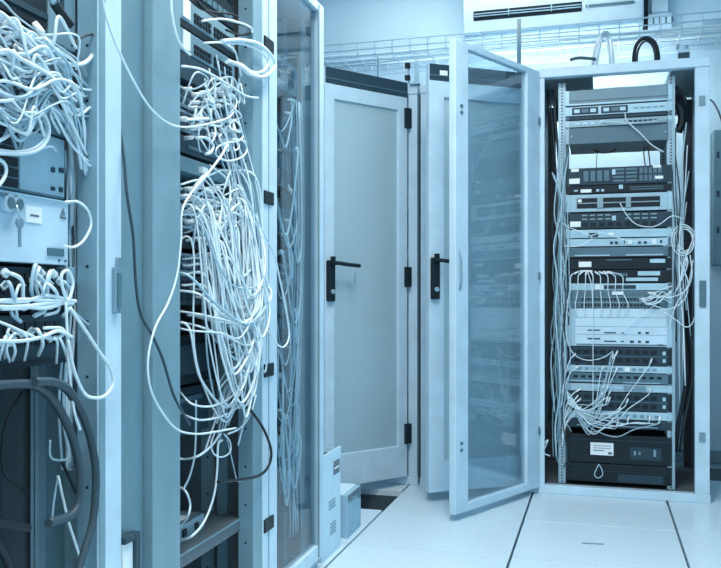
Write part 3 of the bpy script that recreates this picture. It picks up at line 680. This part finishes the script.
for i in range(44):
    u0 = rnd.uniform(178, 226); v0 = rnd.uniform(88, 142) if i < 26 else rnd.uniform(188, 235)
    p0 = s2(u0, v0); a = rnd.uniform(0, 6.28); r = rnd.uniform(.02, .05)
    p = [p0, p0 + Vector((.035, 0, 0)), p0 + Vector((.05, r * math.cos(a), r * math.sin(a))), p0 + Vector((.045, r * math.cos(a + 1.8), r * math.sin(a + 1.8))), p0 + Vector((.02, 1.5 * r * math.cos(a + 3.2), 1.5 * r * math.sin(a + 3.2)))]
    cable(lab, p, rnd.choice((.0022, .0028)), 'cable', 'curly cables among the plugs', 1)
cable('thick white bundle loop sticking out past the black hinge at top', pl(-.88, (222, 41), (240, 40), (258, 44), (270, 54), (275, 64), (271, 72), (262, 77), (250, 74), (240, 66), (228, 61)), .0055)
cable('inner white loop sticking out past the black hinge at top', pl(-.885, (224, 43), (244, 44), (260, 52), (268, 62), (263, 71), (252, 72), (240, 64), (226, 62)), .004)
cable('white cable arching over the black cords near the cabinet top', pl(-.90, (202, 21), (222, 19), (240, 23), (251, 28), (252, 33)), .0032)
cable('black cord looped below the white arch near the cabinet top', pl(-.91, (226, 30), (240, 35), (250, 33), (252, 29), (243, 25), (228, 22), (210, 14), (198, 2)), .003, 'cabled')
cable('second black cord tangled near the cabinet top', pl(-.915, (186, -4), (200, 8), (214, 12), (230, 14), (238, 17)), .003, 'cabled')
cable('white cable arching out of the second grey switch', pl(-.90, (204, 43), (222, 43), (234, 50), (238, 62), (241, 76)), .003)
cable('thin white cable sloping down the panels beside the plugs', pl(-.89, (182, 66), (200, 69), (214, 76), (232, 87), (246, 96), (258, 98)), .003)
cable('white cable crossing diagonally in front of the fan tray', pl(-.875, (222, 128), (227, 140), (223, 153), (206, 176), (193, 192)), .0032)
cable('small white coil beside the fan tray at the right', pl(-.895, (240, 128), (243, 136), (238, 141), (226, 143), (217, 148), (217, 156), (228, 161), (242, 157), (247, 149), (243, 141), (232, 139)), .0026)
cable('white jumper bent below the upper plugs', pl(-.895, (186, 120), (200, 119), (208, 119)), .004)
cable('short white hook hanging beneath the second patch panel', pl(-.89, (197, 138), (206, 138), (213, 145), (211, 152), (206, 154)), .004)
cable('long white cable drooping over the tinted glass door', pl(-.872, (238, 185), (250, 205), (262, 230), (274, 255), (280, 280), (286, 310), (289, 335), (285, 346), (278, 345), (266, 328), (254, 318), (240, 312)), .0026)
cable('white cable hanging in a bow over the hinge stile', pl(-.878, (246, 215), (256, 245), (263, 275), (264, 305), (258, 317), (250, 320)), .0024)
cable('white cable swinging wide down the right post of the left row', pl3(-.885, (256, 310), (258, 335), (256, 365), (250, 390), (240, 405), (225, 415), (200, 420), (178, 412)), .0026)
cable('outermost sagging white loop at the bottom of the tangle', pl3(-.88, (180, 392), (192, 404), (212, 406), (232, 396), (248, 372), (256, 340), (258, 318)), .0026)
cable('low white loop falling to the bottom shelf', pl3(-.90, (222, 440), (218, 445), (217, 470), (214, 495), (205, 520), (192, 536), (178, 541)), .003)
cable('white loop hanging below the tangle knot', pl(-.90, (215, 432), (211, 444), (214, 454), (222, 457), (230, 452), (230, 442), (224, 434)), .0022)
cable('white cable swinging left below the tangle knot', pl3(-.90, (220, 434), (212, 445), (198, 456), (182, 459), (170, 452)), .003)
cable('white arc standing near the bottom shelf at the wide post', pl3(-.91, (178, 486), (186, 492), (190, 504), (188, 516), (180, 526)), .003)
cable('pale cable dropping left of the tangle knot', pl(-.93, (196, 400), (195, 450), (190, 475), (183, 490)), .0026, 'cableb')
cable('pale cable ending short right of the tangle knot', pl(-.91, (227, 440), (232, 460), (237, 480), (243, 480)), .002, 'cableb')
cable('white cable looping from the right post to the tangle knot', pl(-.89, (256, 395), (250, 415), (240, 428), (228, 434)), .0026)
cable('black power cord bulging out of the cable filled cabinet', pl(-.885, (240, 398), (252, 412), (264, 430), (271, 450), (269, 465), (260, 475), (244, 479), (218, 482)), .0042, 'cabled', name='power_cable')
# behind the tinted glass
lab = 'pale cable coiled behind the tinted glass of the left row door'
for i in range(30):
    y0 = rnd.uniform(2.68, 3.05); z0 = rnd.uniform(.45, 1.6)
    p0 = Vector((-.978, y0, z0)); d = rnd.uniform(.06, .3); y1 = rnd.uniform(2.68, 3.08)
    p = [p0, p0 + Vector((.02, 0, -.01)), Vector((-.953, (y0 + y1) / 2, z0 - d)), Vector((-.957, y1, z0 - d * .5)), Vector((-.975, y1, z0 + rnd.uniform(-.05, .1)))]
    cable(lab, p, rnd.choice((.0022, .003, .0036)), 'cable', 'cables behind the tinted glass', 1)
lab = 'pale cable hanging to the bottom behind the tinted glass door'
for i in range(7):
    y0 = rnd.uniform(2.95, 3.10)
    cable(lab, [Vector((-.965, y0, 1.6)), Vector((-.958, y0 + .01, 1.2)), Vector((-.96, y0 - .02, .8)), Vector((-.957, y0 - rnd.uniform(0, .1), .45)), Vector((-.96, y0 - rnd.uniform(-.05, .1), .15))], .0028, rnd.choice(('cable', 'cableb')), 'cables behind the tinted glass')

# right-hand cabinet
KIND[0] = 'jumper_cable'
def rp(y, *uv): return [onY(u, v, y) for u, v in uv]
lab = 'white cable in the vertical bundle at the left inside of the right hand cabinet'
for i in range(26):
    y = 4.772 - rnd.uniform(0, .02)
    ub = rnd.uniform(553, 566)
    v0 = rnd.choice((rnd.uniform(120, 235), rnd.uniform(235, 330)))
    ve = rnd.uniform(395, 480)
    p = [onY(rnd.uniform(552, 572), v0, y + .02)]
    vv = v0
    while vv < ve - 45:
        vv += rnd.uniform(30, 45)
        p.append(onY(ub + rnd.uniform(-4, 5), vv, y))
    p.append(onY(ub + rnd.uniform(-3, 8), ve, y))
    cable(lab, p, rnd.choice((.002, .003, .0038)), rnd.choice(('cableb', 'cableb', 'post', 'cableg', 'panelp')), 'left bundle in the right hand cabinet', k=5)
lab = 'pale cable hanging down the right inside of the right hand cabinet'
for i in range(12):
    y = 4.785 + rnd.uniform(-.01, .05); ub = rnd.uniform(673, 686); v0 = rnd.uniform(100, 240)
    cable(lab, [onY(ub + rnd.uniform(-4, 4), v0, y), onY(ub + rnd.uniform(-4, 4), v0 + 50, y - .01), onY(ub + rnd.uniform(-4, 4), v0 + 110, y - .01), onY(ub + rnd.uniform(-3, 6), v0 + 165, y)], rnd.choice((.0026, .0034)), rnd.choice(('cable', 'cableb', 'cableg')), 'right side cables in the right hand cabinet', k=5)
for i, (rr, l) in enumerate(((13.5, 'largest white cable coil hanging at the right of the open rack'), (11.5, 'middle white cable coil hanging at the right of the open rack'), (9.5, 'smallest white cable coil hanging at the right of the open rack'))):
    pts = [onY(683 + i * .7 + rr * .85 * math.cos(t), 240 + rr * 1.15 * math.sin(t), 4.765 + .003 * i + .002 * t) for t in [k * .6 + i for k in range(11 + i)]]
    pts += [onY(684 + i * 2, 262, 4.77), onY(680 - i * 3, 285 + i * 5, 4.775)]
    cable(l, pts, .0028, 'cable', name='cable_coil', k=4)
cable('white cable swinging from the coil to the dense patch panel', rp(4.755, (690, 255), (692, 275), (686, 290), (672, 297), (660, 296)), .0026)
cable('second white cable from the coil to the dense patch panel', rp(4.76, (680, 262), (688, 282), (684, 300), (668, 309), (650, 304), (642, 301)), .0026)
cable('white cable drooping right under the coil to the front post', rp(4.755, (664, 312), (676, 320), (686, 327), (693, 322), (697, 305)), .0026)
cable('white cable crossing the right bundle up to the coil', rp(4.76, (668, 330), (676, 305), (688, 285), (693, 260)), .0024)
lab = 'white patch cord fanning from the left of the dense patch panel'
for i in range(8):
    u1 = 580 + i * 4.3
    cable(lab, rp(4.786, (u1 - 2, 272)) + rp(4.762, (u1 - (3 - i) * 3, 276), (u1 + (i - 3) * 3.2, 288 + abs(i - 3)), (u1 + (i - 3) * 4.5, 305)) + rp(4.775, (u1 + (i - 3) * 3.6, 316)), .0022, 'cable', 'cords left of the dense patch panel', 1)
cable('long thin white cord falling straight down over the pale chassis', rp(4.755, (588, 272), (592, 290), (593, 330), (593, 375), (593, 410)), .0022)
cable('white cord sagging across the chassis foot from left to centre', rp(4.76, (568, 300), (566, 330), (572, 352), (586, 360), (602, 358), (613, 351)), .0022)
lab = 'white plugged cord at the right end of the dense patch panel'
for i in range(7):
    u1 = 644 + i * 1.8; v1 = 301 + rnd.uniform(-4, 4)
    cable(lab, rp(4.786, (u1 - 4, v1)) + rp(4.765, (u1 + 4, v1 - 1), (u1 + 10, v1 - rnd.uniform(2, 9))) + rp(4.77, (672, rnd.uniform(285, 305))), .0024, 'cable', 'cords at the right of the dense patch panel', 1)
cable('white cord slanting down over the pale chassis blades', rp(4.765, (658, 302), (646, 312), (632, 322), (622, 333)), .002)
lab = 'white patch cord gathered from the lower switches to the left bundle'
for i in range(22):
    u1 = rnd.choice((rnd.uniform(600, 622), rnd.uniform(622, 662))); v1 = rnd.choice((rnd.uniform(350, 372), rnd.uniform(376, 402), rnd.uniform(408, 422)))
    sag = rnd.uniform(424, 438) if v1 > 400 else rnd.uniform(402, 434)
    um = 580 + (u1 - 580) * rnd.uniform(.4, .75)
    yy = 4.745 + rnd.uniform(0, .02)
    cable(lab, rp(4.787, (u1, v1)) + rp(yy + .012, (u1 - 3, v1 + 7)) + rp(yy, (u1 - (u1 - 577) * .3, v1 + (sag - v1) * .62), (577 + (u1 - 577) * rnd.uniform(.3, .5), sag), (577 + (u1 - 577) * .1, 409 + (sag - 409) * .45 + rnd.uniform(-3, 3))) + rp(4.765, (573, 403 + rnd.uniform(-4, 4)), (567, 398 + rnd.uniform(-8, 6))), .0022, rnd.choice(('cable', 'cable', 'cableb')), 'cords of the lower switches', 1)
lab = 'short white cord plugged at the left of the lower switches'
for i in range(7):
    v1 = (354, 366, 389, 396, 399, 405, 407)[i]
    cable(lab, rp(4.787, (575 + rnd.uniform(0, 6), v1)) + rp(4.76, (570 + i, v1 + 6), (566, v1 + 18), (562, v1 + 40)), .0022, 'cable', 'cords left of the lower switches', 1)
cable('white cord with a loose end in the lowest row of vents', rp(4.765, (620, 203), (626, 214), (636, 224), (650, 227), (660, 224), (672, 216), (684, 219)), .0024)
cable('white cord lying across the pale switches to the left rail', rp(4.765, (561, 222), (570, 228), (582, 232), (592, 238), (578, 246), (564, 246)), .0022)
cable('white cord arching over the switch with tiny sockets', rp(4.765, (590, 236), (602, 233), (616, 237), (630, 241), (650, 241), (666, 246)), .0022)
cable('white cord hanging from the topmost switch down to the right', rp(4.765, (625, 113), (627, 121), (640, 133), (652, 145), (664, 152)), .0026)
cable('pale cord lying along the upper patch panel to the right rail', rp(4.775, (600, 121), (618, 122), (640, 123), (658, 120), (672, 118)), .0026)
cable('second pale cord along the upper patch panel', rp(4.77, (606, 123), (622, 124), (648, 122), (668, 118)), .0022, 'cableb')
cable('small cord loop hanging on the lower black power unit', rp(4.782, (599, 464), (596, 470), (594.5, 475), (598, 478), (602.5, 475), (602, 470), (599.5, 465)), .0028, 'cableb', name='cord_loop')
cable('dark cord sagging in the bright gap of the open cabinet', rp(5.0, (589, 138), (592, 148), (604, 153), (616, 149), (619, 138)), .003, 'cabled')
cable('left of two dark cords hanging in the bright gap', rp(5.0, (643, 138), (644, 155), (646, 172)), .003, 'cabled')
cable('right of two dark cords hanging in the bright gap', rp(5.0, (646, 138), (649, 155), (651, 172)), .003, 'cabled')
cable('thin pale cord hanging in the left of the bright gap', rp(5.0, (599, 140), (597, 155), (596, 172)), .002, 'cableg')
cable('thick black cord bent at the upper right of the open cabinet', rp(4.85, (670, 84), (677, 88), (683, 95), (687, 104)), .0085, 'cabled', name='power_cable')
cable('thick black cable bundle at the upper right inside the cabinet', rp(4.86, (676, 104), (681, 110), (682, 122), (678, 132)), .020, 'black', name='power_cable', n=10)
lab = 'black cord hanging down the right inner side of the open cabinet'
for i in range(6):
    u = 686 + rnd.uniform(-4, 4)
    cable(lab, rp(4.87, (u, 330), (u + 3, 370), (u - 1, 400), (u - 6, 425), (u - 9, 452)), .006, rnd.choice(('cabled', 'cableg')), 'black cords at the lower right')
lab = 'dark cord hanging down the left inner side of the open cabinet'
for i in range(5):
    u = 551 + rnd.uniform(-2, 5)
    cable(lab, rp(4.88, (u - 2, 90), (u + 3, 150), (u + 6, 200), (u + 2, 260), (u + 4, 330), (u, 420)), .004, rnd.choice(('cabled', 'cableg')), 'dark cords at the left inside')
cable('white cable poking out past the lower left hinge of the open cabinet', rp(4.735, (538, 451), (543, 445), (548, 440), (544, 452), (550, 456)), .0026)

# ------------------------------------------------------------------ above the cabinets
ac = empty('air_conditioner', (0, 0, 0))
YW = 5.88
pL, pR = onY(463, 20, YW - .22), onY(644, 20, YW - .22)
zb = onY(469, 29, YW - .20).z
ac.location = ((pL.x + pR.x) / 2, YW, zb)
tag(ac, 'white wall-mounted split air conditioner with a dark outlet slot', 'air conditioner')
W2 = (pR.x - pL.x) / 2
MB().prism([(0, -.055), (-.16, -.055), (-.20, -.035), (-.21, .05), (-.215, .10), (-.215, .27), (-.19, .30), (0, .30)], -W2, W2).build('body', M['white'], ac, bev=.01)
ol = MB().prism([(-.190, .040), (-.2095, .040), (-.2165, .096), (-.19, .096)], -W2 + .06, W2 - .33).build('outlet', M['black'], ac)
for k in range(2):
    MB().box(-W2 + .065, W2 - .335, -.2225, -.2105, .062 + .014 * k, .066 + .014 * k).build('louver', M['light'], ol)
for xx in (-W2 + .26, .0, .2):
    MB().box(xx, xx + .006, -.2225, -.216, .055, .092).build('louver_rib', M['light'], ol)
MB().box(W2 - .31, W2 - .05, -.2165, -.214, .060, .074).build('display_slot', M['mid'], ac)
# wall duct with sockets beside it
q0, q1 = onY(648, 0, YW - .06), onY(672, 30, YW - .06)
dt = empty('cable_duct', ((q0.x + q1.x) / 2, YW, q1.z)); tag(dt, 'white vertical wall duct with slots right of the air conditioner', 'duct')
ww = (q1.x - q0.x) / 2
MB().box(-ww * .7, ww * .7, -.06, 0, .06, 3.0 - q1.z).build('cover', M['white'], dt, bev=.004)
MB().box(-ww, ww, -.07, 0, 0, .10).build('socket_box', M['white'], dt, bev=.006)
for k in range(4): MB().box(-ww * .62 + k * .033, -ww * .62 + k * .033 + .01, -.0715, -.069, .035, .075).build('slot', M['mid'], dt)
cable('black cable dropping beside the right end of the air conditioner', rp(YW - .03, (646, -8), (645, 10), (646, 20), (645, 30)), .016, 'cabled', name='power_cable')
# thin wall pipes
for (u0, v0, u1, v1, l) in ((652, 38.5, 686, 37.5, 'short dark conduit on the wall behind the right hand cabinet'), (704, 27, 735, 24.5, 'dark conduit on the wall at the right frame edge')):
    a, b = onY(u0, v0, YW - .015), onY(u1, v1, YW - .015)
    tag(MB().cyl((0, 0, 0), b - a, .010, 8).build('wall_conduit', M['mid'], None, loc=a), l, 'conduit')
# wire mesh cable tray
YT0, YT1 = 5.25, 5.60
zt = onY(600, 36, YT0).z
tr = empty('cable_tray', (-.2, YT0, zt)); tag(tr, 'long wire mesh cable tray hanging level above the far cabinets', 'cable tray')
x0, x1 = -1.75, 1.28
for (yy, zz) in ((0, .0), (0, .035), (0, .075), (.12, 0), (.23, 0), (.35, 0), (.35, .05)):
    MB().cyl((x0, yy, zz), (x1, yy, zz), .004, 6).build('long_wire', M['white'], tr)
mb = MB()
xx = x0 + .05
while xx < x1:
    mb.tube([(xx, 0, .075), (xx, 0, -.004), (xx, .35, -.004), (xx, .35, .05)], .003, 5); xx += .10
mb.build('cross_wires', M['white'], tr)['kind'] = 'stuff'
MB().box(x0, x1, .365, .375, -.03, .085).build('side_rail', M['white'], tr)
lab = 'pale cable lying along the hanging wire tray'
for i in range(7):
    pts = [Vector((-.2 + x0 + .1 + j * .48, YT0 + .05 + .04 * i + rnd.uniform(-.015, .015), zt + .012 + rnd.uniform(0, .02))) for j in range(7)]
    cable(lab, pts, .006, rnd.choice(('cable', 'cableb', 'cable')), 'cables along the tray', k=4)
rod = onY(519, 34, YT0 - .02)
tag(MB().cyl((rod.x, rod.y, 1.99), (rod.x, rod.y, zt + .12), .011, 8).build('support_rod', M['greyp']), 'dark threaded rod carrying the tray above the smoked glass door', 'rod', 'rods under the tray')
rod = onY(378, 60, YT0 - .02)
tag(MB().cyl((rod.x, rod.y, 1.99), (rod.x, rod.y, onY(378, 58, YT0).z), .005, 8).build('support_rod', M['greyp']), 'thin dark rod rising above the leftmost half open door', 'rod', 'rods under the tray')
# cables rising from the roof of the right-hand cabinet to the tray
lab = 'pale cable rising from the cabinet roof opening to the wire tray'
for i in range(7):
    a = 592 + i * 1.6; b = 605 + rnd.uniform(-3, 3)
    if i > 3: a = 610 + (i - 4) * 1.8
    cable(lab, rp(5.05, (a, 66)) + rp(5.12, (a + (b - a) * .15, 52)) + rp(5.22, (a + (b - a) * .5, 38), (b, 31)), .006, rnd.choice(('cableb', 'cable', 'panelp')), 'cables rising to the tray')
cable('thick black hose looping over the roof of the right hand cabinet', rp(5.0, (634, 70), (634, 56), (637, 44), (645, 38), (654, 42), (658, 54), (658, 70)), .010, 'cabled', name='power_hose')
cable('thinner dark hose inside the loop over the cabinet roof', rp(5.03, (637, 70), (637, 56), (640, 46), (646, 41), (652, 45), (655, 55), (655, 70)), .006, 'cableg', name='power_hose')
tag(MB().tube(spline(rp(4.78, (570, 60), (578, 58.0), (590, 58.5), (596, 59.5))), .008, 8).build('power_hose', M['cableg']), 'short grey hose end lying on the front of the cabinet roof', 'cable')
lb = empty('roof_clamp', (onY(684, 54, 4.74).x, 4.75, 2.035)); tag(lb, 'small metal clamp standing on the top rail at the right', 'clamp')
MB().box(-.024, .024, -.02, .03, 0, .030).build('base', M['dark'], lb, bev=.003)
MB().box(-.028, .024, -.016, .022, .030, .048).build('jaw', M['light'], lb, bev=.004)
MB().cyl((-.026, 0, .048), (-.026, 0, .075), .006).cyl((.012, 0, .048), (.012, 0, .066), .008).build('screw', M['silver'], lb)
# right frame edge: wall box with slots, loose cable
b0 = onY(713.5, 130, YW - .14); b1 = onY(713.5, 265, YW - .14)
wb = empty('wall_box', (b0.x, YW, b1.z)); tag(wb, 'pale wall box with dark slots cut off by the right frame edge', 'box')
MB().box(0, .45, -.14, 0, 0, b0.z - b1.z).build('housing', M['panelp'], wb, bev=.006)
for v in (155, 194, 230):
    s = onY(717, v, YW - .14)
    MB().box(.016, .030, -.142, -.139, s.z - b1.z - .018, s.z - b1.z + .018).build('slot', M['dark'], wb)
for v0, l in ((97, 'upper'),):
    cable('dark thin cable curling beside the right front post at the frame edge', rp(YW - .05, (706, 98), (713, 102), (719, 113), (724, 128)), .005, 'cableg')
# bits on the floor
MB_ = MB()
tag(MB().box(-.04, .04, -.006, .006, 0, .002).build('floor_scrap', M['greyp'], None, loc=(.0, 0, 0)), 'small grey scrap lying on the pale floor tiles before the open cabinet', 'scrap')
fs = bpy.data.objects['floor_scrap']; d = ray(593, 544); t = -CH / d.z; fs.location = (d.x * t, d.y * t, .0005); fs.rotation_euler.z = .1

# ------------------------------------------------------------------ cartons and the leaning frame
c1 = empty('carton', (-.925, 3.225, 0), math.pi / 2); tag(c1, 'tall slim white carton with printed labels at the end of the left row', 'carton')
MB().box(0, .247, 0, .30, 0, .352).build('box_body', M['carton'], c1, bev=.003)
mb = MB().box(0, .247, -.001, .004, .35, .378).box(.242, .247, .0, .30, .35, .37); mb.build('flap', M['carton'], c1)
MB().box(.01, .237, .02, .28, .352, .3535).build('dark_opening', M['dark'], c1)
MB().box(.145, .228, -.0015, 0, .285, .335).build('printed_label', M['tape'], c1)
MB().box(.155, .215, -.0022, -.001, .305, .312).build('label_line', M['label'], c1)
for k in range(4): MB().box(.10, .175, -.0012, 0, .075 + .012 * k, .080 + .012 * k).build('printed_line', M['greyp'], c1)
for k in range(3): MB().box(.08, .17, -.0012, 0, .17 + .012 * k, .175 + .012 * k).build('printed_line', M['greyp'], c1)
c2 = empty('carton', (-.926, 3.585, 0), math.pi / 2 + .01); tag(c2, 'low grey carton with torn dark tape behind the white carton', 'carton')
MB().box(0, .222, 0, .30, 0, .168).build('box_body', M['carton2'], c2, bev=.003)
mb = MB(); rr = random.Random(3)
for k in range(14):
    mb.box(k * .0157, k * .0157 + .0159, -.0015, .0, .148 - rr.uniform(0, .022), .1675)
mb.build('torn_tape', M['tape'], c2)
MB().box(-.001, .223, .02, .29, .168, .170).build('top_flap', M['carton'], c2)
MB().box(.19, .21, -.0015, 0, .12, .135).build('printed_mark', M['ink'], c2)
pf = empty('picture_frame', (-.902, 1.692, 0), math.pi / 2); tag(pf, 'dark framed white board standing beside the foot of the bright post', 'frame')
zt_ = onX(128, 535, -.9).z
mb = MB().box(.042, .066, -.010, .012, 0, zt_).box(.0, .042, -.010, .012, zt_ - .014, zt_).box(0, .042, -.010, .012, 0, .02)
mb.build('frame_border', M['dark'], pf, bev=.002)
MB().box(.001, .042, -.004, .008, .02, zt_ - .014).build('white_sheet', M['label'], pf)

# ------------------------------------------------------------------ lamps, sky, camera
def lamp(x, y, lx, ly, power, label, spread=180):
    l = empty('ceiling_light', (x, y, 3.0)); tag(l, label, 'ceiling light', 'ceiling light panels')
    MB().box(-lx / 2 - .03, lx / 2 + .03, -ly / 2 - .03, ly / 2 + .03, -.06, 0).build('housing', M['white'], l, bev=.004)
    MB().box(-lx / 2, lx / 2, -ly / 2, ly / 2, -.064, -.058).build('diffuser', M['tube'], l)
    ld = bpy.data.lights.new('lamp_light', 'AREA'); ld.shape = 'RECTANGLE'; ld.size = lx; ld.size_y = ly
    ld.energy = power; ld.spread = math.radians(spread); ld.color = (.98, .90, .84)
    lo = bpy.data.objects.new('lamp_light', ld); COL.objects.link(lo); lo.parent = l; lo.location = (0, 0, -.07)
lamp(-.35, 2.7, .6, 1.2, 42, 'ceiling light panel over the aisle in front of the far cabinets', 170)
lamp(-.25, .7, .6, 1.2, 24, 'ceiling light panel over the near end of the aisle', 160)
lamp(-.7, 5.35, 1.6, .2, 5, 'long ceiling light strip above the far cabinet row near the wall')
bt = empty('batten_light', (-.17, 5.488, 2.035)); tag(bt, 'fluorescent batten lying on the rear of the right hand cabinet roof', 'batten light')
MB().box(-.58, .58, -.02, .03, 0, .045).build('spine', M['white'], bt, bev=.003)
MB().cyl((-.57, .050, .024), (.57, .050, .024), .013, 12).build('tube', M['tube2'], bt)

w = bpy.data.worlds.new('World'); scn.world = w; w.use_nodes = True
bg = w.node_tree.nodes['Background']; bg.inputs[0].default_value = (.96, .92, .87, 1); bg.inputs[1].default_value = .85

cam = bpy.data.cameras.new('camera'); co = bpy.data.objects.new('camera', cam); COL.objects.link(co)
co.location = (0, 0, CH); co.rotation_euler = (math.pi / 2, 0, TH)
cam.sensor_width = 36; cam.lens = 36 * F / 721
cam.shift_x = (360.5 - PU) / 721; cam.shift_y = (PV - 284) / 721
cam.clip_start = .02
scn.camera = co
vs = scn.view_settings
vs.view_transform = 'Standard'; vs.look = 'None'; vs.gamma = 1.0; vs.use_curve_mapping = False
vs.exposure = 0.22
